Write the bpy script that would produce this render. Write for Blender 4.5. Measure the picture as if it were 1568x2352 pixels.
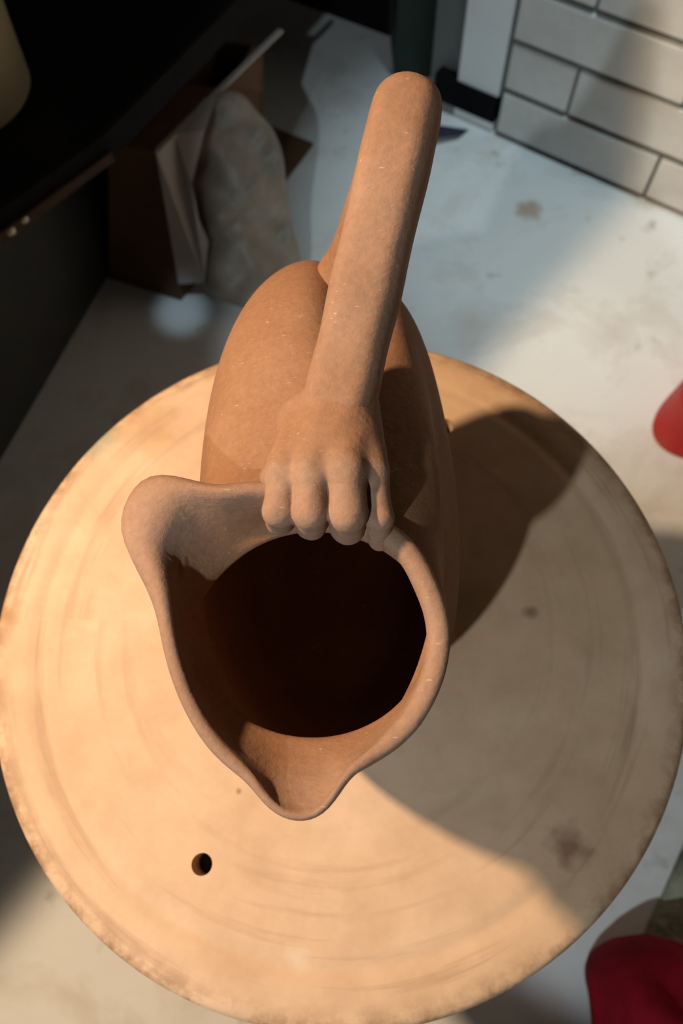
import bpy, bmesh, math, random
import numpy as np
from mathutils import Vector, Matrix

for o in list(bpy.data.objects):
    bpy.data.objects.remove(o, do_unlink=True)
scene = bpy.context.scene
COL = scene.collection

# ------------------------------------------------------------------ camera
# world: metres, origin = centre of the wooden bat's top face, z up, y away from the viewer
F_PX, CX, CY = 1650.0, 784.0, 1176.0
CAM = np.array([0.01479945, -0.09320909, 0.3555936])
ROT = np.array([[0.99944966, 0.0, -0.03317186],
                [0.01313544, -0.91825854, 0.39576346],
                [-0.03046035, -0.39598138, -0.91775319]])   # columns: right, down, forward
cam_data = bpy.data.cameras.new('camera')
cam_data.sensor_fit = 'VERTICAL'
cam_data.sensor_height = 36.0
cam_data.lens = 36.0 * F_PX / 2352.0
cam_data.clip_start = 0.01
cam_data.dof.use_dof = True
cam_data.dof.focus_distance = 0.235
cam_data.dof.aperture_fstop = 11.0
cam = bpy.data.objects.new('camera', cam_data)
COL.objects.link(cam)
mw = Matrix.Identity(4)
for i in range(3):
    mw[i][0] = ROT[i, 0]; mw[i][1] = -ROT[i, 1]; mw[i][2] = -ROT[i, 2]; mw[i][3] = CAM[i]
cam.matrix_world = mw
scene.camera = cam

# ------------------------------------------------------------------ world, lamps, exposure
world = bpy.data.worlds.new('world'); scene.world = world
world.use_nodes = True
bg = world.node_tree.nodes['Background']
bg.inputs[0].default_value = (0.66, 0.60, 0.52, 1); bg.inputs[1].default_value = 0.048
scene.view_settings.view_transform = 'Standard'
scene.view_settings.look = 'None'
scene.view_settings.exposure = 0.0
scene.view_settings.gamma = 1.0
scene.view_settings.use_curve_mapping = False

def spot(name, loc, target, power, color, half_deg, blend, radius):
    d = bpy.data.lights.new(name, 'SPOT')
    d.energy = power; d.color = color; d.spot_size = math.radians(2*half_deg); d.spot_blend = blend
    d.shadow_soft_size = radius
    o = bpy.data.objects.new(name, d); COL.objects.link(o)
    o.location = loc
    v = Vector(target) - Vector(loc)
    o.rotation_euler = v.to_track_quat('-Z', 'Y').to_euler()
    return o
# warm shaded lamp to the left, neutral lamp behind the viewer, two cool spots added to light the floor
spot('warm_lamp', (-0.478, 0.10, 0.63), (-0.478+0.775, 0.10-0.586, 0.63+0.235), 43, (1.0, 0.745, 0.48), 89.0, 0.05, 0.022)
spot('work_lamp', (-0.27, -0.52, 0.58), (0.28, 0.10, 0.02), 14.5, (0.80, 0.94, 1.0), 30.7, 0.14, 0.010)
spot('cool_floor_fill', (0.27, 0.55, 2.1), (0.32, 0.69, -0.42), 84, (0.66, 0.90, 1.0), 11.0, 0.85, 0.04)  # added fill: brightens floor and wall, cone kept off the bat
spot('floor_glint_beam', (0.10, -0.30, 1.70), (-0.232, 0.535, -0.42), 48, (0.60, 0.85, 1.0), 1.15, 1.0, 0.01)  # narrow beam added in place of a bulb's reflection on the floor

# ------------------------------------------------------------------ helpers
def at(px, py, z):
    """point at height z seen at photo position (px, py)"""
    d = ROT @ np.array([(px-CX)/F_PX, (py-CY)/F_PX, 1.0])
    return CAM + d * ((z-CAM[2])/d[2])

def tag(o, label=None, cat=None, group=None, kind=None):
    if label: o['label'] = label
    if cat: o['category'] = cat
    if group: o['group'] = group
    if kind: o['kind'] = kind
    return o

def empty(name, loc=(0, 0, 0)):
    o = bpy.data.objects.new(name, None); COL.objects.link(o)
    o.location = loc; o.empty_display_size = 0.02
    return o

def put(name, me, mat=None, parent=None):
    o = bpy.data.objects.new(name, me); COL.objects.link(o)
    if mat is not None:
        me.materials.clear(); me.materials.append(mat)
    if parent is not None:
        o.parent = parent
        o.matrix_parent_inverse = Matrix.Translation(-Vector(parent.location))
    return o

def mesh(name, verts, faces, smooth=True):
    me = bpy.data.meshes.new(name)
    me.from_pydata([tuple(map(float, v)) for v in verts], [], [tuple(int(i) for i in f) for f in faces])
    me.validate()
    bm = bmesh.new(); bm.from_mesh(me)
    bmesh.ops.recalc_face_normals(bm, faces=bm.faces[:])
    bm.to_mesh(me); bm.free()
    if smooth:
        me.polygons.foreach_set('use_smooth', [True]*len(me.polygons))
    me.update()
    return me

def bm_mesh(name, bm, smooth=False):
    bmesh.ops.recalc_face_normals(bm, faces=bm.faces[:])
    me = bpy.data.meshes.new(name); bm.to_mesh(me); bm.free()
    if smooth:
        me.polygons.foreach_set('use_smooth', [True]*len(me.polygons))
    return me

def hexa(name, P, bevel=0.0, segs=2):
    """box from 8 corner points: 4 bottom, 4 top (same order)"""
    bm = bmesh.new()
    v = [bm.verts.new(tuple(map(float, p))) for p in P]
    for f in ((3, 2, 1, 0), (4, 5, 6, 7), (0, 1, 5, 4), (1, 2, 6, 5), (2, 3, 7, 6), (3, 0, 4, 7)):
        bm.faces.new([v[i] for i in f])
    if bevel > 0:
        bmesh.ops.bevel(bm, geom=bm.edges[:], offset=bevel, segments=segs, affect='EDGES', profile=0.6)
    return bm_mesh(name, bm)

def box_mesh(name, size, bevel=0.0):
    x, y, z = size[0]/2, size[1]/2, size[2]
    return hexa(name, [(-x, -y, 0), (x, -y, 0), (x, y, 0), (-x, y, 0), (-x, -y, z), (x, -y, z), (x, y, z), (-x, y, z)], bevel)

def slab(name, pts, thick, bevel=0.0):
    """flat polygon (list of 3D points) given a thickness along its normal"""
    pts = [Vector(tuple(map(float, p))) for p in pts]
    n = Vector((0, 0, 0))
    for i in range(len(pts)):
        n += pts[i].cross(pts[(i+1) % len(pts)])
    n.normalize()
    bm = bmesh.new()
    a = [bm.verts.new(p) for p in pts]; b = [bm.verts.new(p - n*thick) for p in pts]
    bm.faces.new(a); bm.faces.new(b[::-1])
    for i in range(len(a)):
        j = (i+1) % len(a); bm.faces.new((a[i], b[i], b[j], a[j]))
    if bevel > 0:
        bmesh.ops.bevel(bm, geom=bm.edges[:], offset=bevel, segments=2, affect='EDGES')
    return bm_mesh(name, bm)

def loft(name, rings, cap0=True, cap1=True, closed=True, smooth=True):
    n = len(rings[0]); V = []; Fc = []
    for r in rings: V.extend(r)
    m = n if closed else n-1
    for k in range(len(rings)-1):
        for i in range(m):
            j = (i+1) % n
            Fc.append((k*n+i, k*n+j, (k+1)*n+j, (k+1)*n+i))
    if cap0: Fc.append(tuple(range(n))[::-1])
    if cap1: Fc.append(tuple((len(rings)-1)*n+i for i in range(n)))
    return mesh(name, V, Fc, smooth)

def lathe(name, prof, n=128, center=(0, 0)):
    rings = [[(center[0]+r*math.cos(2*math.pi*i/n), center[1]+r*math.sin(2*math.pi*i/n), z) for i in range(n)] for r, z in prof]
    return rings

# ---- procedural materials
def material(name):
    m = bpy.data.materials.new(name); m.use_nodes = True
    nt = m.node_tree
    return m, nt, nt.nodes['Principled BSDF']

def node(nt, kind, **kw):
    n = nt.nodes.new(kind)
    for k, v in kw.items():
        if hasattr(n, k) and k not in n.inputs.keys(): setattr(n, k, v)
        else: n.inputs[k].default_value = v
    return n

def ramp(nt, fac, stops):
    r = nt.nodes.new('ShaderNodeValToRGB')
    e = r.color_ramp.elements
    while len(e) < len(stops): e.new(0.5)
    for el, (p, c) in zip(e, stops):
        el.position = p; el.color = (c[0], c[1], c[2], 1) if hasattr(c, '__len__') else (c, c, c, 1)
    nt.links.new(fac, r.inputs[0])
    return r.outputs[0]

def mixc(nt, fac, a, b, mode='MIX'):
    m = nt.nodes.new('ShaderNodeMix'); m.data_type = 'RGBA'; m.blend_type = mode
    for s, v in ((m.inputs[0], fac), (m.inputs[6], a), (m.inputs[7], b)):
        if hasattr(v, 'is_output'): nt.links.new(v, s)
        elif hasattr(v, '__len__'): s.default_value = (v[0], v[1], v[2], 1)
        else: s.default_value = v
    return m.outputs[2]

def noise(nt, scale, detail=4, rough=0.6, vec=None, dist=0.0):
    n = node(nt, 'ShaderNodeTexNoise'); n.inputs['Scale'].default_value = scale
    n.inputs['Detail'].default_value = detail; n.inputs['Roughness'].default_value = rough
    n.inputs['Distortion'].default_value = dist
    if vec is None:
        tc = nt.nodes.new('ShaderNodeTexCoord'); vec = tc.outputs['Object']
    nt.links.new(vec, n.inputs['Vector'])
    return n.outputs['Fac']

def bump(nt, bsdf, h, strength, dist):
    b = nt.nodes.new('ShaderNodeBump'); b.inputs['Strength'].default_value = strength; b.inputs['Distance'].default_value = dist
    nt.links.new(h, b.inputs['Height'])
    prev = bsdf.inputs['Normal'].links
    if prev: nt.links.new(prev[0].from_socket, b.inputs['Normal'])
    nt.links.new(b.outputs[0], bsdf.inputs['Normal'])

def simple(name, col, rough=0.7, var=0.15, scale=30, bump_s=0.0, bump_scale=200, metallic=0.0, spec=0.5, bump_d=0.001):
    m, nt, b = material(name)
    f = noise(nt, scale)
    lo = [c*(1-var) for c in col]; hi = [min(1, c*(1+var)) for c in col]
    c = ramp(nt, f, [(0.3, lo), (0.7, hi)])
    nt.links.new(c, b.inputs['Base Color'])
    b.inputs['Roughness'].default_value = rough; b.inputs['Metallic'].default_value = metallic
    b.inputs['Specular IOR Level'].default_value = spec
    if bump_s: bump(nt, b, noise(nt, bump_scale, 6), bump_s, bump_d)
    return m

def clay_material():
    m, nt, b = material('leather_hard_clay')
    big = noise(nt, 22, 4, 0.6); small = noise(nt, 420, 5, 0.7)
    deep_tone = ramp(nt, big, [(0.3, (0.212, 0.099, 0.051)), (0.52, (0.250, 0.122, 0.065)), (0.75, (0.284, 0.149, 0.087))])
    pale_tone = ramp(nt, big, [(0.3, (0.228, 0.125, 0.079)), (0.52, (0.262, 0.149, 0.097)), (0.75, (0.296, 0.177, 0.122))])
    at_ = nt.nodes.new('ShaderNodeAttribute'); at_.attribute_name = 'paleness'  # per-vertex share of the paler clay tone
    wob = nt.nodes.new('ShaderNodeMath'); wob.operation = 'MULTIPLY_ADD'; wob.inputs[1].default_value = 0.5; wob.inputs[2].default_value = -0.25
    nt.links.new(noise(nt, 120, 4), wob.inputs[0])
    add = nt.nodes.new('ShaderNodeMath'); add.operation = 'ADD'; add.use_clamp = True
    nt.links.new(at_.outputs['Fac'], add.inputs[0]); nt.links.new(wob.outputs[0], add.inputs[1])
    c = mixc(nt, add.outputs[0], deep_tone, pale_tone)
    c = mixc(nt, 0.35, c, ramp(nt, small, [(0.3, (0.55, 0.55, 0.55)), (0.65, (1.1, 1.08, 1.05))]), 'MULTIPLY')
    # tiny pale drag marks
    tc = nt.nodes.new('ShaderNodeTexCoord')
    mp = nt.nodes.new('ShaderNodeMapping'); mp.inputs['Scale'].default_value = (230, 760, 760); mp.inputs['Rotation'].default_value = (0, 0, 0.25)
    nt.links.new(tc.outputs['Object'], mp.inputs['Vector'])
    sp = noise(nt, 1.0, 2, 0.5, mp.outputs['Vector'])
    c = mixc(nt, ramp(nt, sp, [(0.70, 0.0), (0.76, 0.45)]), c, (0.52, 0.34, 0.24))
    c = mixc(nt, ramp(nt, sp, [(0.26, 0.35), (0.31, 0.0)]), c, (0.15, 0.07, 0.04))
    nt.links.new(c, b.inputs['Base Color'])
    b.inputs['Roughness'].default_value = 0.8
    b.inputs['Specular IOR Level'].default_value = 0.25
    bump(nt, b, noise(nt, 70, 3), 0.30, 0.0012)
    bump(nt, b, sp, 0.25, 0.0005)
    bump(nt, b, small, 0.55, 0.0005)
    return m

def bat_material():
    m, nt, b = material('stained_wooden_bat')
    tc = nt.nodes.new('ShaderNodeTexCoord'); P = tc.outputs['Object']
    sep = nt.nodes.new('ShaderNodeSeparateXYZ'); nt.links.new(P, sep.inputs[0])
    flat = nt.nodes.new('ShaderNodeCombineXYZ'); nt.links.new(sep.outputs[0], flat.inputs[0]); nt.links.new(sep.outputs[1], flat.inputs[1])
    ln = nt.nodes.new('ShaderNodeVectorMath'); ln.operation = 'LENGTH'; nt.links.new(flat.outputs[0], ln.inputs[0])
    R = ln.outputs['Value']
    big = noise(nt, 9, 5, 0.6, P, 0.5); mid = noise(nt, 38, 5, 0.65, P)
    c = ramp(nt, big, [(0.28, (0.45, 0.285, 0.172)), (0.5, (0.505, 0.330, 0.210)), (0.72, (0.56, 0.385, 0.265))])
    c = mixc(nt, 0.45, c, ramp(nt, mid, [(0.25, (0.72, 0.68, 0.62)), (0.6, (1.08, 1.08, 1.08))]), 'MULTIPLY')
    # concentric turning streaks: noise sampled in polar space (angle squeezed)
    ang = nt.nodes.new('ShaderNodeMath'); ang.operation = 'ARCTAN2'; nt.links.new(sep.outputs[1], ang.inputs[0]); nt.links.new(sep.outputs[0], ang.inputs[1])
    pol = nt.nodes.new('ShaderNodeCombineXYZ')
    mr = nt.nodes.new('ShaderNodeMath'); mr.operation = 'MULTIPLY'; mr.inputs[1].default_value = 105; nt.links.new(R, mr.inputs[0])
    ma = nt.nodes.new('ShaderNodeMath'); ma.operation = 'MULTIPLY'; ma.inputs[1].default_value = 0.9; nt.links.new(ang.outputs[0], ma.inputs[0])
    nt.links.new(mr.outputs[0], pol.inputs[0]); nt.links.new(ma.outputs[0], pol.inputs[1])
    st = noise(nt, 1.0, 4, 0.6, pol.outputs[0])
    outer = nt.nodes.new('ShaderNodeMapRange'); outer.inputs[1].default_value = 0.085; outer.inputs[2].default_value = 0.160; nt.links.new(R, outer.inputs[0])
    stf = nt.nodes.new('ShaderNodeMath'); stf.operation = 'MULTIPLY'
    nt.links.new(ramp(nt, st, [(0.54, 0.0), (0.72, 0.72)]), stf.inputs[0]); nt.links.new(outer.outputs[0], stf.inputs[1])
    c = mixc(nt, stf.outputs[0], c, (0.235, 0.125, 0.070))
    # grimy worn edge
    edge = nt.nodes.new('ShaderNodeMapRange'); edge.inputs[1].default_value = 0.163; edge.inputs[2].default_value = 0.1745; nt.links.new(R, edge.inputs[0])
    en = nt.nodes.new('ShaderNodeMath'); en.operation = 'MULTIPLY'; nt.links.new(edge.outputs[0], en.inputs[0])
    nt.links.new(ramp(nt, noise(nt, 70, 5, 0.7, P), [(0.42, 0.0), (0.60, 0.9)]), en.inputs[1])
    c = mixc(nt, en.outputs[0], c, (0.22, 0.115, 0.055))
    # a few individual stains: (x, y, radius, colour)
    for x, y, r, col, s in ((-0.137, 0.108, 0.016, (0.27, 0.27, 0.19), 0.8), (0.106, -0.101, 0.010, (0.17, 0.075, 0.04), 0.75),
                            (-0.110, 0.112, 0.020, (0.36, 0.20, 0.09), 0.5), (0.098, 0.005, 0.0042, (0.15, 0.09, 0.05), 0.7),
                            (-0.171, 0.004, 0.011, (0.30, 0.15, 0.06), 0.7), (0.066, 0.012, 0.016, (0.30, 0.19, 0.115), 0.5),
                            (-0.014, -0.147, 0.007, (0.60, 0.47, 0.36), 0.4), (-0.044, -0.081, 0.0016, (0.22, 0.11, 0.05), 0.8)):
        d = nt.nodes.new('ShaderNodeVectorMath'); d.operation = 'DISTANCE'
        wob = nt.nodes.new('ShaderNodeVectorMath'); wob.operation = 'MULTIPLY_ADD'
        nz = node(nt, 'ShaderNodeTexNoise'); nz.inputs['Scale'].default_value = 90; nt.links.new(P, nz.inputs['Vector'])
        nt.links.new(nz.outputs['Color'], wob.inputs[0]); wob.inputs[1].default_value = (r*1.6,)*3; nt.links.new(flat.outputs[0], wob.inputs[2])
        nt.links.new(wob.outputs[0], d.inputs[0]); d.inputs[1].default_value = (x+r*0.8, y+r*0.8, r*0.8)
        mr2 = nt.nodes.new('ShaderNodeMapRange'); mr2.inputs[1].default_value = r*1.1; mr2.inputs[2].default_value = r*0.3
        mr2.inputs[3].default_value = 0; mr2.inputs[4].default_value = s; nt.links.new(d.outputs['Value'], mr2.inputs[0])
        c = mixc(nt, mr2.outputs[0], c, col)
    nt.links.new(c, b.inputs['Base Color'])
    b.inputs['Roughness'].default_value = 0.62
    b.inputs['Specular IOR Level'].default_value = 0.25
    bump(nt, b, st, 0.25, 0.0006); bump(nt, b, mid, 0.12, 0.0006)
    return m

def floor_material():
    m, nt, b = material('pale_glossy_floor')
    big = noise(nt, 2.3, 5, 0.6); mid = noise(nt, 9, 5, 0.65, None, 0.4); spk = noise(nt, 26, 3, 0.55)
    c = ramp(nt, big, [(0.3, (0.78, 0.775, 0.765)), (0.7, (0.90, 0.895, 0.885))])
    c = mixc(nt, ramp(nt, mid, [(0.50, 0.0), (0.72, 0.5)]), c, (0.52, 0.42, 0.33))
    c = mixc(nt, ramp(nt, spk, [(0.64, 0.0), (0.76, 0.55)]), c, (0.30, 0.26, 0.23))
    tc = nt.nodes.new('ShaderNodeTexCoord')
    for x, y, r, col in ((0.247, 0.707, 0.022, (0.42, 0.28, 0.18)),):
        d = nt.nodes.new('ShaderNodeVectorMath'); d.operation = 'DISTANCE'; d.inputs[1].default_value = (x, y, -0.42)
        wob = nt.nodes.new('ShaderNodeVectorMath'); wob.operation = 'MULTIPLY_ADD'
        nz = node(nt, 'ShaderNodeTexNoise'); nz.inputs['Scale'].default_value = 40; nt.links.new(tc.outputs['Object'], nz.inputs['Vector'])
        nt.links.new(nz.outputs['Color'], wob.inputs[0]); wob.inputs[1].default_value = (0.03, 0.03, 0.0); nt.links.new(tc.outputs['Object'], wob.inputs[2])
        sub = nt.nodes.new('ShaderNodeVectorMath'); sub.operation = 'SUBTRACT'; sub.inputs[1].default_value = (0.015, 0.015, 0)
        nt.links.new(wob.outputs[0], sub.inputs[0]); nt.links.new(sub.outputs[0], d.inputs[0])
        mr = nt.nodes.new('ShaderNodeMapRange'); mr.inputs[1].default_value = r; mr.inputs[2].default_value = r*0.35; mr.inputs[3].default_value = 0; mr.inputs[4].default_value = 0.75
        nt.links.new(d.outputs['Value'], mr.inputs[0]); c = mixc(nt, mr.outputs[0], c, col)
    nt.links.new(c, b.inputs['Base Color'])
    nt.links.new(ramp(nt, mid, [(0.3, 0.16), (0.8, 0.34)]), b.inputs['Roughness'])
    b.inputs['Specular IOR Level'].default_value = 0.5
    return m

M_CLAY = clay_material(); M_BAT = bat_material(); M_FLOOR = floor_material()
M_BRICK = simple('white_painted_brick', (0.70, 0.69, 0.66), 0.55, 0.10, 14, 0.5, 60, bump_d=0.002)
M_MORTAR = simple('grey_mortar', (0.17, 0.17, 0.16), 0.9, 0.25, 40, 0.5, 300)
M_WHITE = simple('white_gloss_paint', (0.88, 0.90, 0.90), 0.4, 0.03, 8)
M_BLACK = simple('black_rubber', (0.004, 0.004, 0.005), 0.7, 0.2, 20, spec=0.1)
M_GREY = simple('grey_jamb_paint', (0.16, 0.165, 0.16), 0.6, 0.1, 8)
M_GREEN = simple('dark_green_paint', (0.008, 0.026, 0.017), 0.6, 0.2, 8)
M_TABLE = simple('black_stained_wood', (0.007, 0.006, 0.006), 0.7, 0.4, 12, spec=0.12)
M_TRIM = simple('brown_edge_trim', (0.055, 0.028, 0.018), 0.5, 0.3, 20, spec=0.2)
M_PANEL = simple('charcoal_panel', (0.055, 0.055, 0.050), 0.7, 0.2, 10)
M_CARD = simple('brown_cardboard', (0.13, 0.062, 0.026), 0.85, 0.15, 18)
M_PAPER = simple('greyish_white_paper', (0.46, 0.42, 0.40), 0.8, 0.08, 10)
M_BAG = simple('dusty_plastic_bag', (0.30, 0.25, 0.20), 0.5, 0.35, 16, 0.5, 25, bump_d=0.006)
M_CREAM = simple('cream_plastic', (0.42, 0.36, 0.24), 0.55, 0.05, 10)
M_RED = simple('red_plastic', (0.46, 0.030, 0.030), 0.5, 0.06, 10)
M_CLOTH = simple('dark_red_cloth', (0.25, 0.006, 0.016), 0.95, 0.25, 35, 0.6, 500, spec=0.1, bump_d=0.001)
M_RUG = simple('green_grey_rug', (0.33, 0.33, 0.25), 0.95, 0.5, 45, 1.0, 160, spec=0.1, bump_d=0.004)
M_STEEL = simple('dull_steel', (0.06, 0.06, 0.06), 0.5, 0.1, 30, metallic=0.9)
M_DOT = simple('pale_metal_dot', (0.75, 0.66, 0.48), 0.3, 0.05, 30, metallic=0.6)
M_NAVY = simple('navy_rubber', (0.020, 0.022, 0.045), 0.6, 0.2, 30)

ZF = -0.42
# ------------------------------------------------------------------ setting
fl = put('floor', slab('floor', [(-2.2, -1.6, ZF), (2.2, -1.6, ZF), (2.2, 2.4, ZF), (-2.2, 2.4, ZF)], 0.04), M_FLOOR)
tag(fl, 'pale worn glossy floor with stains under the wooden bat', kind='structure')

# brick wall: local frame along W_D, base corner W_0
W_0 = at(1134, 310, ZF); W_D = np.array([0.82921766, -0.55892581, 0.0]); W_N = np.array([-0.55892581, -0.82921766, 0.0])
def wp(a, h, out=0.0):
    return W_0 + W_D*a + W_N*out + np.array([0, 0, h])
def wbox(name, a0, a1, h0, h1, o0, o1, mat, parent=None, bevel=0.0):
    P = [wp(a0, h0, o1), wp(a1, h0, o1), wp(a1, h0, o0), wp(a0, h0, o0), wp(a0, h1, o1), wp(a1, h1, o1), wp(a1, h1, o0), wp(a0, h1, o0)]
    return put(name, hexa(name, P, bevel), mat, parent)
ROW, LEN, GAP = 0.0695, 0.2410, 0.0090
wall = wbox('wall_right', 0.0, 1.30, 0.0, 1.05, -0.12, -0.004, M_MORTAR)
tag(wall, 'white painted brick wall with grey mortar joints beside the door frame', kind='structure')
rnd = random.Random(4)
brick_cache = {}
def brick_mesh(L):
    key = round(L, 3)
    if key not in brick_cache:
        brick_cache[key] = box_mesh('brick', (L, 0.05, ROW-GAP), 0.0022)
    return brick_cache[key]
wrot = math.atan2(W_D[1], W_D[0])
for r in range(15):
    first = 0.243 if r % 2 == 0 else 0.102
    a = 0.003
    edge = first
    while a < 1.29:
        L = min(edge, 1.295) - a - (GAP if a > 0.01 else GAP/2)
        if L > 0.02:
            c = wp(a + L/2 + (0 if a < 0.01 else 0), r*ROW + GAP, -0.023 + rnd.uniform(-0.0012, 0.0012))
            me = brick_mesh(L)
            if not me.materials: me.materials.append(M_BRICK)
            o = bpy.data.objects.new('brick', me); COL.objects.link(o)
            o.location = c; o.rotation_euler = (0, 0, wrot + rnd.uniform(-0.004, 0.004)); o.parent = wall
        a = edge + 0.0; edge += LEN
# white door frame with black kick strip, grey return, dark doorway
fr = wbox('trim_1', -0.074, -0.006, 0.0, 1.05, -0.10, -0.004, M_WHITE, None, 0.002)
tag(fr, 'white door frame post at the end of the brick wall', kind='structure')
kick = wbox('black_strip', -0.110, -0.0055, 0.016, 0.056, -0.11, 0.000, M_BLACK, None, 0.001)
kick.name = 'kick_strip'; kick.parent = fr
jm = wbox('trim_2', -0.128, -0.074, 0.0, 1.05, -0.06, -0.020, M_GREY, None, 0.002)
tag(jm, 'shaded grey door jamb left of the white post', kind='structure')
P0, P1, P2 = at(690, 10, ZF), at(895, 85, ZF), at(905, 185, ZF)
P3 = at(992, 178, ZF)
def upright(name, a, b, depth_dir, depth, h, mat):
    a = np.array(a); b = np.array(b); dd = np.array(depth_dir)*depth
    P = [a, b, b+dd, a+dd]
    return put(name, hexa(name, P + [p+np.array([0, 0, h]) for p in P], 0.002), mat)
bk = upright('wall_back', P0 + (P0-P1)*6, P1, (0, 1, 0), 0.08, 1.1, M_TABLE)
tag(bk, 'dark wall at the far end of the floor', kind='structure')
gd = upright('door_1', P2, P3, (-0.05, 1, 0), 0.10, 1.1, M_GREEN)
tag(gd, 'dark green door edge beside the grey jamb', kind='structure')

# ------------------------------------------------------------------ left side: table, panel, cream bucket
tbl = empty('work_table', (-0.6, 0.7, ZF))
tag(tbl, 'black work table with brown edge trim above the cardboard box', 'table')
E0, E1, E2 = at(-160, 590, -0.10), at(240, 302, -0.10), at(600, -62, -0.10)
top_pts = [E0, E1, E2, E2 + np.array([0.1, 0.35, 0]), (-1.3, 1.45, -0.10), (-1.3, E0[1], -0.10)]
put('table_top', slab('table_top', top_pts, 0.03, 0.002), M_TABLE, tbl)
def bar(a, b, w, h):
    a = Vector(a); b = Vector(b); d = (b-a).normalized(); s = d.cross(Vector((0, 0, 1))).normalized()*w
    u = Vector((0, 0, h))
    return [a, b, b+s, a+s, a+u, b+u, b+s+u, a+s+u]
put('edge_trim', hexa('edge_trim', bar(E0-np.array([0, 0, .028]), at(235, 306, -0.10)-np.array([0, 0, .028]), 0.004, 0.010), 0.001), M_TRIM, tbl)
for px, py in ((24, 524), (54, 496)):  # two small pale metallic discs on the table edge
    p = at(px, py, -0.122)
    rings = [[(p[0]+r*math.cos(t), p[1]-0.003+r*math.sin(t), p[2]+zz) for t in np.linspace(0, 2*math.pi, 16, endpoint=False)] for r, zz in ((0.005, -0.002), (0.005, 0.001), (0.0035, 0.003))]
    put('edge_dot', loft('edge_dot', rings), M_DOT, tbl)
b0, b1 = at(0, 1060, ZF), at(245, 640, ZF)
dn = (b1-b0)/np.linalg.norm(b1-b0)
q0, q1 = b0 - dn*0.5, b1 + dn*0.16
off = np.array([-0.95, 0.31, 0])*0.02
P = [q0, q1, q1+off, q0+off]
put('side_panel', hexa('side_panel', P + [p+np.array([0, 0, 0.288]) for p in P], 0.001), M_PANEL, tbl)
for x, y in ((-1.2, 0.3), (-1.2, 1.35), (-0.50, 1.25)):
    me = box_mesh('leg', (0.05, 0.05, 0.29), 0.002); o = put('leg', me, M_TABLE, None); o.location = (x, y, ZF); o.parent = tbl; o.matrix_parent_inverse = Matrix.Translation(-Vector(tbl.location))

bc = at(-98, 222, -0.10)
bk_ = empty('bucket', (bc[0], bc[1], -0.10))
tag(bk_, 'cream plastic bucket standing on the black table', 'bucket')
prof = [(0.062, -0.0995), (0.068, -0.099), (0.0705, -0.096), (0.083, 0.06), (0.086, 0.062), (0.086, 0.072), (0.082, 0.072), (0.0795, 0.060), (0.067, -0.093)]
put('shell', loft('shell', lathe('b', prof, 64, (bc[0], bc[1]))), M_CREAM, bk_)
hb = []
for t in np.linspace(0, math.pi, 25):
    hb.append((bc[0]+0.09*math.cos(t), bc[1]+0.03*math.sin(t)+0.06*math.sin(t), 0.066+0.02*math.sin(t)))
rings = [[(p[0], p[1]+0.0018*math.cos(u), p[2]+0.0018*math.sin(u)) for u in np.linspace(0, 2*math.pi, 8, endpoint=False)] for p in hb]
put('handle', loft('handle', rings), M_STEEL, bk_)

# ------------------------------------------------------------------ cardboard box, paper sheet, plastic bag
bx = empty('cardboard_box', tuple(at(330, 560, ZF)))
tag(bx, 'open brown cardboard box on the floor under the table edge', 'box')
ZT = -0.215
T1, T2, T3 = at(246, 330, ZT), at(357, 348, ZT), at(603, 106, ZT)
B1, B2 = at(250, 640, ZF), at(416, 691, ZF)
B3 = B2 + (T3-T2)*0.95; B1 = B1 + np.array([0, 0, 0.0005]); B2 = B2 + np.array([0, 0, 0.0005]); B3 = B3.copy(); B3[2] = ZF+0.0005
T4 = T1 + (T3-T2); B4 = B1 + (B3-B2)
def panel(name, pts, th=0.004): return put(name, slab(name, pts, th), M_CARD, bx)
panel('front_panel', [B1, B2, T2, T1]); panel('right_panel', [B2, B3, T3, T2]); panel('back_panel', [B3, B4, T4, T3])
panel('left_panel', [B4, B1, T1, T4]); panel('bottom_panel', [B1+[0, 0, .004], B4+[0, 0, .004], B3+[0, 0, .004], B2+[0, 0, .004]])
panel('top_flap', [T1, T2, T2*0.45+T3*0.55+[0, 0, .004], T1*0.45+T4*0.55+[0, 0, .004]])
cs = put('box_flap_piece', slab('box_flap_piece', [at(x, y, ZF+0.005) for x, y in ((610, 284), (600, 395), (655, 412), (719, 328))], 0.004), M_CARD)  # side flap of the box, built apart and laid flat
tag(cs, 'pointed brown cardboard box flap lying behind the dusty plastic bag', 'cardboard')
tape = put('edge_tape', hexa('edge_tape', bar(T2+np.array([0, 0, .001]), at(640, 70, ZT), 0.007, 0.003), 0.0006), M_PAPER, bx)

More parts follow.
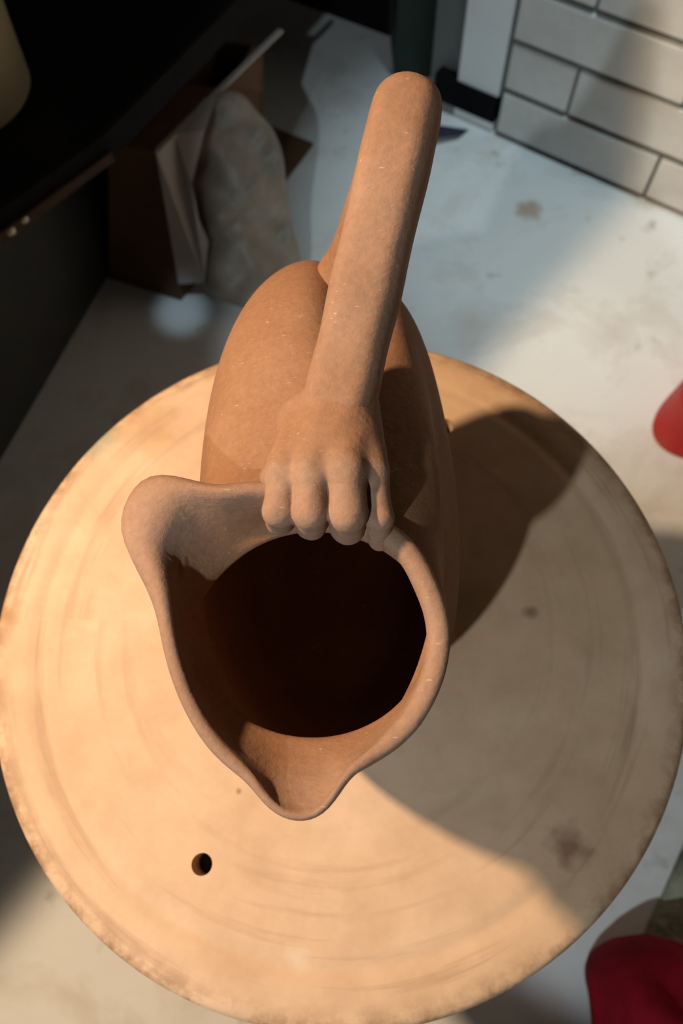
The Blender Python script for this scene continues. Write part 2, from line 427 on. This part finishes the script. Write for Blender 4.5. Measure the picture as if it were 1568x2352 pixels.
def blob(name, outline, z_edge, z_floor, z_peak, inset=0.93, seed=0, lump=0.004, n=72, peak=(0.5, 0.5), rings_n=9):
    """soft heap: photo outline at height z_edge, closing over a bulging top, skirt down to the floor"""
    pts = np.array([at(x, y, z_edge) for x, y in outline])
    seg = np.linalg.norm(np.roll(pts, -1, 0)-pts, axis=1); cum = np.concatenate([[0], np.cumsum(seg)])
    s = np.linspace(0, cum[-1], n, endpoint=False)
    closed = np.vstack([pts, pts[:1]])
    ring = np.column_stack([np.interp(s, cum, closed[:, k]) for k in range(3)])
    for _ in range(2): ring = (np.roll(ring, 1, 0)+2*ring+np.roll(ring, -1, 0))/4
    c = ring.mean(0)
    rg = np.random.RandomState(seed); ph = rg.uniform(0, 6.28, 8)
    rings = []
    for k, (sc, zz) in enumerate(((inset*0.97, z_floor), (inset, z_floor+0.004), (0.985, (z_floor+z_edge)/2))):
        r = c + (ring-c)*sc; r[:, 2] = zz; rings.append(r)
    for k in range(rings_n):
        t = k/(rings_n-1)*0.97
        sc = math.cos(t*math.pi/2); zz = z_edge + (z_peak-z_edge)*math.sin(t*math.pi/2)
        r = c + (ring-c)*sc
        th = np.arange(n)/n*2*math.pi
        w = lump*math.sin(t*math.pi)*(np.sin(3*th+ph[0]+4*t)+0.7*np.sin(5*th+ph[1]-5*t)+0.5*np.sin(8*th+ph[2]+7*t))
        r[:, 2] = zz + w; rings.append(r)
    return loft(name, rings)
sheet_px = [(357, 346), (400, 306), (470, 226), (500, 215), (470, 300), (440, 420), (455, 500), (478, 555), (470, 648), (410, 652)]
sh = put('leaning_sheet', slab('paper_sheet', [at(x, y, -0.212 - 0.17*max(0, (y-346)/306)) for x, y in sheet_px], 0.0015), M_PAPER, bx)  # separate paper sheet leaning on the box, only parented to it
sh['label'] = 'greyish white paper sheet leaning on the box corner'
bag_px = [(440, 300), (470, 232), (520, 202), (560, 212), (590, 258), (625, 290), (648, 350), (655, 420), (664, 500), (690, 590), (690, 680), (600, 720), (500, 690), (455, 650), (468, 560), (432, 470), (422, 400)]
def drape(name, outline, zf, bulge, n=96, m=12, seed=3):
    """slumped bag: photo outline at height zf(y), bulging towards the room, flat back against what it leans on"""
    pts = np.array([at(x, y, zf(y)) for x, y in outline])
    seg = np.linalg.norm(np.roll(pts, -1, 0)-pts, axis=1); cum = np.concatenate([[0], np.cumsum(seg)])
    closed = np.vstack([pts, pts[:1]]); q = np.linspace(0, cum[-1], n, endpoint=False)
    ring = np.column_stack([np.interp(q, cum, closed[:, k]) for k in range(3)])
    for _ in range(3): ring = (np.roll(ring, 1, 0)+2*ring+np.roll(ring, -1, 0))/4
    c = ring.mean(0)
    u, sv, vt = np.linalg.svd(ring-c); nn = vt[2]
    if nn @ (CAM-c) < 0: nn = -nn
    rg = np.random.RandomState(seed); ph = rg.uniform(0, 6.28, (6, 2)); fr = rg.uniform(-1, 1, (6, 3))
    rings = []
    for k in range(4): rings.append(c + (ring-c)*(0.15+0.28*k) - nn*0.012)
    rings.append(c + (ring-c)*1.0 - nn*0.006)
    for k in range(m):
        t = k/(m-1)*0.96; sc = math.cos(t*math.pi/2); r = c + (ring-c)*sc
        w = bulge*math.sin(t*math.pi/2)**0.7
        f = sum(np.sin((r @ fr[i])*(90+45*i)+ph[i, 0]) / (1+0.5*i) for i in range(6))
        rings.append(r + nn*(w + 0.0062*f*math.sin(min(1, t*1.6)*math.pi/2))[:, None])
    return loft(name, rings)
bg_ = put('plastic_bag', drape('plastic_bag', bag_px, lambda y: -0.208 - 0.197*max(0, min(1, (y-200)/470.0)), 0.016), M_BAG)
tag(bg_, 'dusty beige plastic bag slumped against the cardboard box', 'bag')

# ------------------------------------------------------------------ small things on the right
nv = put('door_wedge', hexa('door_wedge', [at(1000, 318, ZF), at(1062, 312, ZF), at(1078, 298, ZF), at(1000, 286, ZF)] + [at(1000, 314, ZF+0.016), at(1054, 309, ZF+0.010), at(1070, 297, ZF+0.008), at(1000, 288, ZF+0.016)], 0.0015), M_NAVY)
tag(nv, 'small navy wedge on the floor by the white post', 'wedge')

tub = empty('tub', tuple(at(1610, 930, ZF)))
tag(tub, 'upturned red plastic tub on the floor at the right edge', 'tub')
tub_px = [(1498, 985), (1500, 965), (1512, 938), (1540, 905), (1590, 850), (1660, 790), (1760, 800), (1800, 900), (1760, 1010), (1660, 1070), (1590, 1056), (1545, 1042), (1515, 1022), (1502, 1003)]
ring = np.array([at(x, y, ZF+0.004) for x, y in tub_px]); cc = ring.mean(0)
def tr(sc, z):
    r = cc + (ring-cc)*sc; r = r.copy(); r[:, 2] = z; return r
def dense(r, n=64):
    s = np.concatenate([[0], np.cumsum(np.linalg.norm(np.roll(r, -1, 0)-r, axis=1))]); c = np.vstack([r, r[:1]])
    q = np.linspace(0, s[-1], n, endpoint=False); o = np.column_stack([np.interp(q, s, c[:, k]) for k in range(3)])
    for _ in range(2): o = (np.roll(o, 1, 0)+2*o+np.roll(o, -1, 0))/4
    return o
put('shell', loft('shell', [dense(tr(a, z)) for a, z in ((1.0, ZF+.0005), (1.01, ZF+.004), (1.0, ZF+.007), (0.965, ZF+.008), (0.90, -0.355), (0.86, -0.345), (0.80, -0.342))]), M_RED, tub)
put('foot_ring', loft('foot_ring', [dense(tr(a, z)) for a, z in ((0.74, -0.343), (0.72, -0.335), (0.68, -0.334), (0.66, -0.342), (0.3, -0.3425))]), M_RED, tub)

rug_px = [(1568, 1937), (1497, 2090), (1478, 2150), (1440, 2260), (1400, 2400)]
R0, R1 = at(1570, 1933, ZF), at(1470, 2160, ZF)
rd = (R1-R0)/np.linalg.norm(R1-R0)
rp = np.array([-rd[1], rd[0], 0])
if rp[0] < 0: rp = -rp
ra, rb = R0 - rd*0.02, R1 + rd*0.30
rug = put('rug', slab('rug', [p+np.array([0, 0, 0.006]) for p in (ra, rb, rb+rp*0.4, ra+rp*0.4)], 0.0055, 0.0015), M_RUG)
tag(rug, 'dark green grey rug on the floor at lower right', 'rug')
cl_px = [(1362, 2235), (1372, 2205), (1395, 2182), (1435, 2160), (1500, 2150), (1570, 2166), (1660, 2210), (1720, 2300), (1720, 2440), (1600, 2520), (1450, 2500), (1385, 2440), (1380, 2370), (1374, 2310), (1364, 2270)]
cl = put('red_cloth', blob('red_cloth', cl_px, -0.365, ZF+0.007, -0.27, 0.93, 7, 0.008, 96, rings_n=14), M_CLOTH)
fold_path = [at(x, y, z) for x, y, z in ((1430, 2188, -0.362), (1404, 2205, -0.360), (1386, 2232, -0.362), (1380, 2268, -0.366), (1384, 2312, -0.366), (1390, 2370, -0.364), (1400, 2450, -0.366))]
frings = []
for k, p in enumerate(fold_path):
    tdir = Vector(tuple(fold_path[min(k+1, 6)]-fold_path[max(k-1, 0)])).normalized(); sd = tdir.cross(Vector((0, 0, 1))).normalized(); up = sd.cross(tdir)
    rr = (0.003, 0.0065, 0.0085, 0.0090, 0.0085, 0.0080, 0.004)[k]
    frings.append([tuple(Vector(tuple(p)) + sd*rr*math.cos(u) + up*rr*0.9*math.sin(u)) for u in np.linspace(0, 2*math.pi, 14, endpoint=False)])
cl_fold = put('fold', loft('fold', frings), M_CLOTH)
sm = cl_fold.modifiers.new('smooth', 'SUBSURF'); sm.levels = 2; sm.render_levels = 2
cl_fold.parent = cl
tag(cl, 'crumpled dark red cloth heaped at the lower right corner', 'cloth')

# ------------------------------------------------------------------ turntable under the bat
tt = empty('turntable', (0, 0, ZF))
tag(tt, 'grey steel turntable stand carrying the wooden bat', 'turntable')
put('wheel_head', loft('wheel_head', lathe('w', [(0.02, -0.036), (0.146, -0.030), (0.150, -0.026), (0.150, -0.0190), (0.146, -0.0172)], 96)), M_STEEL, tt)
put('shaft', loft('shaft', lathe('w', [(0.022, ZF+0.03), (0.022, -0.035)], 32)), M_STEEL, tt)
put('base', loft('base', lathe('w', [(0.115, ZF+0.0003), (0.118, ZF+0.006), (0.112, ZF+0.014), (0.04, ZF+0.034), (0.03, ZF+0.05)], 64)), M_STEEL, tt)

# ------------------------------------------------------------------ wooden bat with turned groove and two pin holes
RB = 0.1748
prof = [(0.0, -0.017), (0.166, -0.017), (0.1715, -0.0155), (0.1742, -0.011), (RB, -0.006), (0.1740, -0.0022), (0.1718, -0.0006), (0.1690, 0.0), (0.1590, 0.0002),
        (0.1545, -0.0001), (0.1520, -0.0009), (0.1495, -0.0009), (0.1470, -0.0001), (0.1440, 0.0001), (0.12, 0.0), (0.06, 0.0), (0.0, 0.0)]
def bat_mesh():
    bm = bmesh.new(); n = 192; rr = []
    for r, z in prof:
        if r == 0: rr.append([bm.verts.new((0, 0, z))])
        else: rr.append([bm.verts.new((r*math.cos(2*math.pi*i/n), r*math.sin(2*math.pi*i/n), z)) for i in range(n)])
    for a, b in zip(rr, rr[1:]):
        for i in range(n):
            j = (i+1) % n
            vs = [a[i % len(a)], a[j % len(a)], b[j % len(b)], b[i % len(b)]]
            u = []
            for v in vs:
                if v not in u: u.append(v)
            bm.faces.new(u)
    return bm_mesh('bat', bm, True)
bat = put('wooden_bat', bat_mesh(), M_BAT)
cut_bm = bmesh.new()
for hx, hy in ((-0.0583, -0.1116), (0.0600, 0.1130)):
    bmesh.ops.create_cone(cut_bm, cap_ends=True, segments=32, radius1=0.0047, radius2=0.0047, depth=0.08, matrix=Matrix.Translation((hx, hy, 0)))
cut = put('hole_cutter', bm_mesh('hole_cutter', cut_bm), M_BAT)
md = bat.modifiers.new('holes', 'BOOLEAN'); md.operation = 'DIFFERENCE'; md.object = cut; md.solver = 'EXACT'
dg = bpy.context.evaluated_depsgraph_get()
me2 = bpy.data.meshes.new_from_object(bat.evaluated_get(dg))
bat.modifiers.clear(); bat.data = me2
bpy.data.objects.remove(cut, do_unlink=True)
es = bat.data
es.polygons.foreach_set('use_smooth', [True]*len(es.polygons))
try: es.set_sharp_from_angle(angle=math.radians(50))
except Exception: pass
tag(bat, 'round cream wooden potter bat with two pin holes and brown stains', 'bat')

# ------------------------------------------------------------------ clay jug
jug = empty('clay_jug', (0.0, 0.028, 0.0003))
tag(jug, 'brown unfired clay jug with an arm shaped handle gripping its rim', 'jug')
NT = 144
TH = np.arange(NT)/NT*2*math.pi
def ell(cx, cy, rx, ry, z, tilt=0.0, ry2=None, e=2.0):
    """closed loop; ry2 = half length on the front side, tilt = rise from front to back"""
    s = np.sin(TH); ryy = np.where(s > 0, ry, ry2 if ry2 else ry)
    c = np.cos(TH); k = (np.abs(c)**e + np.abs(s)**e)**(-1.0/e)
    return np.column_stack([cx+rx*c*k, cy+ryy*s*k, z+tilt*s])
rim_px = [(1038, 1440), (1026, 1380), (1005, 1330), (976, 1268), (940, 1226), (900, 1196), (840, 1165), (760, 1135), (680, 1112), (615, 1098), (560, 1101), (500, 1113), (455, 1109),
          (420, 1090), (382, 1080), (344, 1082), (316, 1095), (290, 1132), (271, 1176), (266, 1215), (274, 1250), (295, 1281), (320, 1320), (340, 1362), (355, 1405), (363, 1450), (373, 1500),
          (390, 1560), (415, 1622), (450, 1686), (490, 1737), (530, 1771), (570, 1801), (600, 1846), (636, 1878), (690, 1893), (744, 1876), (776, 1834), (803, 1785), (852, 1756), (910, 1722),
          (960, 1676), (1000, 1612), (1025, 1550), (1036, 1490)]
def lobe_w(px, py): return math.exp(-(((px-318)/110.0)**2 + ((py-1185)/150.0)**2))
def rim_z(px, py):
    return 0.146 + 0.012*(1440-py)/340.0*(1 if py < 1440 else 0.8) - 0.005*lobe_w(px, py)
rim_pts = np.array([at(x, y, rim_z(x, y)) for x, y in rim_px])
RC = np.array([-0.001, -0.046])
def by_angle(pts):
    """resample a star-shaped loop at the angles TH about the mouth centre"""
    a = np.unwrap(np.arctan2(pts[:, 1]-RC[1], pts[:, 0]-RC[0]))
    if a[-1] < a[0]: pts = pts[::-1]; a = np.unwrap(np.arctan2(pts[:, 1]-RC[1], pts[:, 0]-RC[0]))
    P3 = np.vstack([pts, pts, pts]); A3 = np.concatenate([a-2*math.pi, a, a+2*math.pi])
    o = np.argsort(A3)
    out = np.column_stack([np.interp(TH, A3[o], P3[o, k]) for k in range(3)])
    out = (np.roll(out, 1, 0)+2*out+np.roll(out, -1, 0))/4
    return out
RIM = by_angle(rim_pts)
def shrink(loop, d, dz):
    """offset a loop inwards (towards its own inside) by d"""
    t = np.roll(loop, -1, 0)-np.roll(loop, 1, 0); n = np.column_stack([-t[:, 1], t[:, 0], 0*t[:, 0]])
    n /= np.linalg.norm(n, axis=1)[:, None]+1e-9
    o = loop + n*(np.ones(len(loop))*d)[:, None]; o[:, 2] += dz
    for _ in range(2): o = (np.roll(o, 1, 0)+2*o+np.roll(o, -1, 0))/4
    return o
def oval(cx, y0, y1, rx, z, tilt=0.0, e=2.0):
    return ell(cx, (y0+y1)/2, rx, (y1-y0)/2, z, tilt, None, e)
keys_out = [oval(0.000, -0.038, 0.076, 0.036, 0.0003), oval(0.000, -0.042, 0.080, 0.0395, 0.003), oval(0.000, -0.055, 0.090, 0.0450, 0.022),
            oval(0.000, -0.070, 0.103, 0.0525, 0.055, 0.0, 2.2), oval(0.000, -0.076, 0.112, 0.0525, 0.085, 0.002, 2.3),
            oval(-0.001, -0.077, 0.1225, 0.0470, 0.110, 0.008, 2.35), oval(-0.002, -0.074, 0.105, 0.0425, 0.1245, 0.013, 2.35),
            oval(0.000, -0.071, 0.066, 0.0405, 0.1330, 0.016, 2.3), oval(-0.001, -0.074, 0.026, 0.0400, 0.1365, 0.016, 2.1)]
neck_o = ell(-0.001, -0.039, 0.0410, 0.0400, 0.1400, 0.012, 0.0420)
keys_out += [neck_o*0.55+RIM*0.45 + np.array([0, 0, -0.0012])]
keys_out += [shrink(RIM, 0.0006, -0.0034)]
def catmull(keys, sub):
    K = [2*keys[0]-keys[1]] + keys + [2*keys[-1]-keys[-2]]
    out = []
    for i in range(1, len(K)-2):
        for s in range(sub):
            t = s/sub
            out.append(0.5*((2*K[i]) + (K[i+1]-K[i-1])*t + (2*K[i-1]-5*K[i]+4*K[i+1]-K[i+2])*t*t + (3*K[i]-K[i-1]-3*K[i+1]+K[i+2])*t**3))
    out.append(K[-2])
    return out
outer = catmull(keys_out, 6)
for r in outer:      # thumb-pressed valley where the lower arm joins the shoulder
    g = np.exp(-((r[:, 0]-0.011)/0.0105)**2); wy = np.clip((r[:, 1]-0.040)/0.045, 0, 1); wy = wy*wy*(3-2*wy)*np.clip((r[:, 2]-0.085)/0.03, 0, 1)
    r[:, 2] -= 0.0085*g*wy; r[:, 1] -= 0.0055*g*wy
# rounded lip, then the inner wall; the lobe on the left rolls outwards
LW = np.exp(-(((TH-math.radians(146))/math.radians(34))**2))
LW = LW[:, None]
SW = np.exp(-(((TH-math.radians(271))/math.radians(26))**2))     # pouring spout at the front: thin edge
TK = 1.0 - 0.55*SW - 0.22*np.exp(-(((TH-math.radians(205))/math.radians(38))**2))
SWc = SW[:, None]
neck_i = ell(-0.002, -0.036, 0.0375, 0.0340, 0.1325, 0.010, 0.0330)
neck_i[:, 2:] -= 0.004*LW
def into(d, lt, dz, lz, st=0.0, sz=0.0):
    """ring at distance d inside the rim; over the lobe (and the spout) a share of the way to the neck instead"""
    a = shrink(RIM, d*TK, dz); b = RIM*(1-lt)+neck_i*lt; b[:, 2] = RIM[:, 2]+lz
    r = a*(1-LW)+b*LW
    if st:
        q = RIM*(1-st)+neck_i*st; q[:, 2] = RIM[:, 2]+sz
        r = r*(1-SWc)+q*SWc
    return r
lip = [shrink(RIM, 0.0001, -0.0015), into(0.0010, 0.03, -0.0002, 0.0004), into(0.0024, 0.14, 0.0003, 0.0026), into(0.0044, 0.30, 0.0002, 0.0040), into(0.0057, 0.44, -0.0006, 0.0035, 0.13, -0.0008), into(0.0064, 0.56, -0.0022, 0.0010, 0.22, -0.0022)]
k1 = into(0.0070, 0.66, -0.0045, -0.0035, 0.42, -0.0042); k2 = neck_i*0.55+into(0.0072, 0.80, -0.0050, -0.008, 0.62, -0.0060)*0.45 + np.array([0, 0, -0.0005])
keys_in = [k1, k2, neck_i, neck_i*np.array([1.06, 1.0, 1.0]) + np.array([0, -0.001, -0.006]),
           oval(0, -0.071, 0.055, 0.0425, 0.1150, 0.010), oval(0.0, -0.070, 0.098, 0.0460, 0.090, 0.004, 2.2), oval(0.0, -0.064, 0.096, 0.0465, 0.055),
           oval(0, -0.048, 0.082, 0.0390, 0.022), oval(0, -0.034, 0.070, 0.031, 0.008), oval(0, -0.01, 0.045, 0.012, 0.006)]
for r in lip + keys_in[:2]:
    for _ in range(2): r[:] = (np.roll(r, 1, 0)+2*r+np.roll(r, -1, 0))/4
inner = catmull(keys_in, 5)
for _ in range(6):
    prev = [r.copy() for r in inner]
    for k in range(1, 14):
        inner[k] = (prev[k-1]+2*prev[k]+prev[k+1])/4
        inner[k] = (np.roll(inner[k], 1, 0)+2*inner[k]+np.roll(inner[k], -1, 0))/4
rs = np.random.RandomState(2)
body_rings = outer + lip + inner
body = put('body', loft('body', body_rings), M_CLAY, jug)
def set_paleness(o, vals):
    a = o.data.attributes.new('paleness', 'FLOAT', 'POINT'); a.data.foreach_set('value', np.asarray(vals, dtype=np.float32))
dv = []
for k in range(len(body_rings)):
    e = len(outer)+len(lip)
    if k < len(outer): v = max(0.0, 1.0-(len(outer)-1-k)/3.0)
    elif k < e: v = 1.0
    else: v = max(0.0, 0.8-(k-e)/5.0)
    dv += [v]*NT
set_paleness(body, dv)

# ---- smooth distance-field modelling for the arm and the hand (surface nets)
def seg_sdf(P, a, b, ra, rb):
    a = np.array(a, float); b = np.array(b, float); ab = b-a
    t = np.clip(((P-a) @ ab)/(ab @ ab), 0, 1)
    return np.linalg.norm(P-a-t[..., None]*ab, axis=-1) - (ra+(rb-ra)*t)
def flat_sdf(P, a, b, ra, rb, up, squash):
    """tapered capsule flattened along the direction up"""
    up = np.array(up, float); up /= np.linalg.norm(up); a = np.array(a, float); b = np.array(b, float)
    ab = b-a; t = np.clip(((P-a) @ ab)/(ab @ ab), 0, 1)
    q = P-a-t[..., None]*ab; h = q @ up
    q2 = q - h[..., None]*up
    return (np.sqrt((q2**2).sum(-1) + (h/squash)**2) - (ra+(rb-ra)*t))*squash**0.5
def smin(a, b, k):
    h = np.clip(0.5+0.5*(b-a)/k, 0, 1)
    return b+(a-b)*h - k*h*(1-h)
def surface_nets(fun, lo, hi, h):
    lo = np.array(lo, float); hi = np.array(hi, float); n = np.ceil((hi-lo)/h).astype(int)+1
    ax = [lo[k]+h*np.arange(n[k]) for k in range(3)]
    G = np.stack(np.meshgrid(*ax, indexing='ij'), -1)
    v = fun(G)
    s = v < 0
    c = np.zeros((n[0]-1, n[1]-1, n[2]-1), int)
    for dx in (0, 1):
        for dy in (0, 1):
            for dz in (0, 1):
                c += s[dx:n[0]-1+dx, dy:n[1]-1+dy, dz:n[2]-1+dz]
    act = (c > 0) & (c < 8)
    idx = -np.ones(act.shape, int); I = np.argwhere(act); idx[act] = np.arange(len(I))
    acc = np.zeros((len(I), 3)); cnt = np.zeros(len(I))
    cor = [(x, y, z) for x in (0, 1) for y in (0, 1) for z in (0, 1)]
    for p in cor:
        for k in range(3):
            if p[k]: continue
            q = list(p); q[k] = 1
            A = v[I[:, 0]+p[0], I[:, 1]+p[1], I[:, 2]+p[2]]; B = v[I[:, 0]+q[0], I[:, 1]+q[1], I[:, 2]+q[2]]
            m = (A < 0) != (B < 0)
            t = np.where(m, A/(A-B+1e-20), 0)
            pos = np.array(p, float)[None].repeat(len(I), 0); pos[:, k] = t
            acc[m] += pos[m]; cnt += m
    V = lo + h*(I + acc/cnt[:, None])
    Fc = []
    for k in range(3):
        u, w = (k+1) % 3, (k+2) % 3
        sl0 = [slice(None)]*3; sl1 = [slice(None)]*3; sl0[k] = slice(0, -1); sl1[k] = slice(1, None)
        E = np.argwhere(s[tuple(sl0)] != s[tuple(sl1)])
        E = E[(E[:, u] > 0) & (E[:, w] > 0) & (E[:, u] < n[u]-1) & (E[:, w] < n[w]-1)]
        def cell(du, dw):
            e = E.copy(); e[:, u] -= du; e[:, w] -= dw
            return idx[e[:, 0], e[:, 1], e[:, 2]]
        Q = np.column_stack([cell(1, 1), cell(0, 1), cell(0, 0), cell(1, 0)])
        Fc.append(Q[(Q >= 0).all(1)])
    return V, np.vstack(Fc)

A_ATT, A_ELB, A_WR = (0.0085, 0.104, 0.128), np.array([0.0272, 0.1065, 0.1998]), np.array([0.0085, 0.0335, 0.1660])
def wobble(P, amp, f=1.0):
    """slight hand-modelled unevenness"""
    x, y, z = P[..., 0]*f, P[..., 1]*f, P[..., 2]*f
    return amp*(np.sin(310*x+140*y+20)+np.sin(270*y-190*z+4)+np.sin(350*z+120*x+9)+0.6*np.sin(520*x-430*y+2))
def smax(a, b, k): return -smin(-a, -b, k)
def bar_sdf(P, a, b, hw, hh, side, r):
    """bar with rounded rectangular section: half width hw along side, half height hh"""
    a = np.array(a, float); b = np.array(b, float); d = (b-a)/np.linalg.norm(b-a)
    sd = np.array(side, float); sd = sd - d*(sd @ d); sd /= np.linalg.norm(sd); up = np.cross(d, sd)
    q = P-a; l = np.abs(q @ sd)-(hw-r); h = np.abs(q @ up)-(hh-r)
    return np.sqrt(np.maximum(l, 0)**2+np.maximum(h, 0)**2)+np.minimum(np.maximum(l, h), 0)-r
def arm_f(P):
    w0 = A_WR - (A_ELB-A_WR)*0.16
    d1 = smax(seg_sdf(P, w0, A_ELB, 0.0124, 0.0122), bar_sdf(P, w0, A_ELB, 0.0113, 0.0102, (0.98, -0.15, 0.12), 0.0058), 0.003)
    d2 = seg_sdf(P, A_ELB + np.array([-0.0008, -0.0015, -0.002]), A_ATT, 0.0101, 0.0112)
    d = smin(d1, d2, 0.0025)
    foot = seg_sdf(P, A_ATT, (0.008, 0.092, 0.114), 0.0125, 0.016)
    return smin(d, foot, 0.010) + wobble(P, 0.00008)
V, Q = surface_nets(arm_f, (-0.02, 0.0, 0.085), (0.05, 0.125, 0.218), 0.0011)
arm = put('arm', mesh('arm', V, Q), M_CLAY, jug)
set_paleness(arm, np.clip(0.95 - 0.55*np.clip((0.044-V[:, 1])/0.014, 0, 1) - 0.5*np.exp(-((V[:, 1]-0.105)/0.02)**2) - np.clip((0.165-V[:, 2])/0.03, 0, 1), 0, 1))
arm['label'] = 'arm shaped clay handle bent at the elbow'

KN = [at(650, 1088, 0.163), at(716, 1080, 0.166), at(797, 1076, 0.167), at(858, 1080, 0.163)]
MID = [at(643, 1172, 0.1600), at(714, 1176, 0.1625), at(798, 1182, 0.1625), at(872, 1190, 0.1585)]
TIP = [at(645, 1194, 0.150), at(714, 1203, 0.152), at(797, 1211, 0.152), at(873, 1236, 0.148)]
RAD = [0.0051, 0.0053, 0.0056, 0.0041]
def hand_f(P):
    wr = A_WR + np.array([-0.0005, -0.002, -0.001])
    up = (0.05, 0.28, 0.95)
    d = flat_sdf(P, wr, at(775, 1010, 0.1615), 0.0105, 0.0125, up, 0.72)
    for k, e, r0, r1 in ((KN[0], at(690, 945, 0.161), 0.0052, 0.0058), (KN[1], at(735, 930, 0.163), 0.0056, 0.0062), (KN[2], at(795, 930, 0.163), 0.0058, 0.0062), (KN[3], at(830, 950, 0.161), 0.0044, 0.0050)):
        d = smin(d, seg_sdf(P, e - np.array([0, 0, 0.0015]), k - np.array([0, 0, 0.001]), r1, r0), 0.0045)
    d = smin(d, seg_sdf(P, at(662, 965, 0.155), at(672, 975, 0.158), 0.0038, 0.0042), 0.005)      # wrist bone lump
    d = smin(d, seg_sdf(P, at(625, 1098, 0.157), at(650, 1075, 0.158), 0.0040, 0.0045), 0.004)
    f = None
    for k, m, t, r in zip(KN, MID, TIP, RAD):
        g = smin(seg_sdf(P, k - np.array([0, 0, 0.0012]), m, r*1.0, r*0.98), seg_sdf(P, m, t, r*0.98, r*0.97), 0.0012)
        f = g if f is None else smin(f, g, 0.0003)
    return smin(d, f, 0.0022) + wobble(P, 0.00011, 1.3)
V, Q = surface_nets(hand_f, (-0.026, -0.030, 0.136), (0.034, 0.050, 0.182), 0.00062)
full = mesh('hand_full', V, Q)
V = np.array([v.co[:] for v in full.vertices]); NV = np.array([v.normal[:] for v in full.vertices]); Q = np.array([p.vertices[:] for p in full.polygons])
bpy.data.meshes.remove(full)
cen = V[Q].mean(1)
fd = np.stack([np.minimum(seg_sdf(cen, k, m, r, r), seg_sdf(cen, m, t, r, r)) for k, m, t, r in zip(KN, MID, TIP, RAD)], 1)
kn_y = np.array([k[1] for k in KN])
own = fd.argmin(1); is_f = (cen[:, 1] < kn_y[own] - 0.0012) & (fd.min(1) < 0.0016)
own = np.where(is_f, own, -1)
def paleness_of(p): return np.clip((0.0065-p[:, 1])/0.004, 0, 0.9)+np.clip((p[:, 1]-0.022)/0.016, 0, 0.28)+0.12  # hand back deeper in tone, fingers and wrist end paler
def piece(name, sel, parent):
    """cut-out of the modelled hand that keeps the smooth normals of the whole"""
    q = Q[sel]; ids, inv = np.unique(q, return_inverse=True); q = inv.reshape(q.shape)
    me = bpy.data.meshes.new(name)
    me.from_pydata([tuple(v) for v in V[ids].tolist()], [], [tuple(f) for f in q.tolist()])
    me.polygons.foreach_set('use_smooth', [True]*len(me.polygons)); me.update()
    me.normals_split_custom_set_from_vertices([tuple(n) for n in NV[ids].tolist()])
    o = put(name, me, M_CLAY, parent); set_paleness(o, paleness_of(V[ids])); return o
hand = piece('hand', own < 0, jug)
hand['label'] = 'sculpted clay hand with four fingers over the rim'
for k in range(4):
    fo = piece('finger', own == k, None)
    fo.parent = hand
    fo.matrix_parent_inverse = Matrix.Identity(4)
# fingers share the hand's frame: hand mesh is in world coordinates under the jug's empty
bpy.context.view_layer.update()
for o in [c for c in hand.children]:
    o.matrix_parent_inverse = hand.matrix_world.inverted()
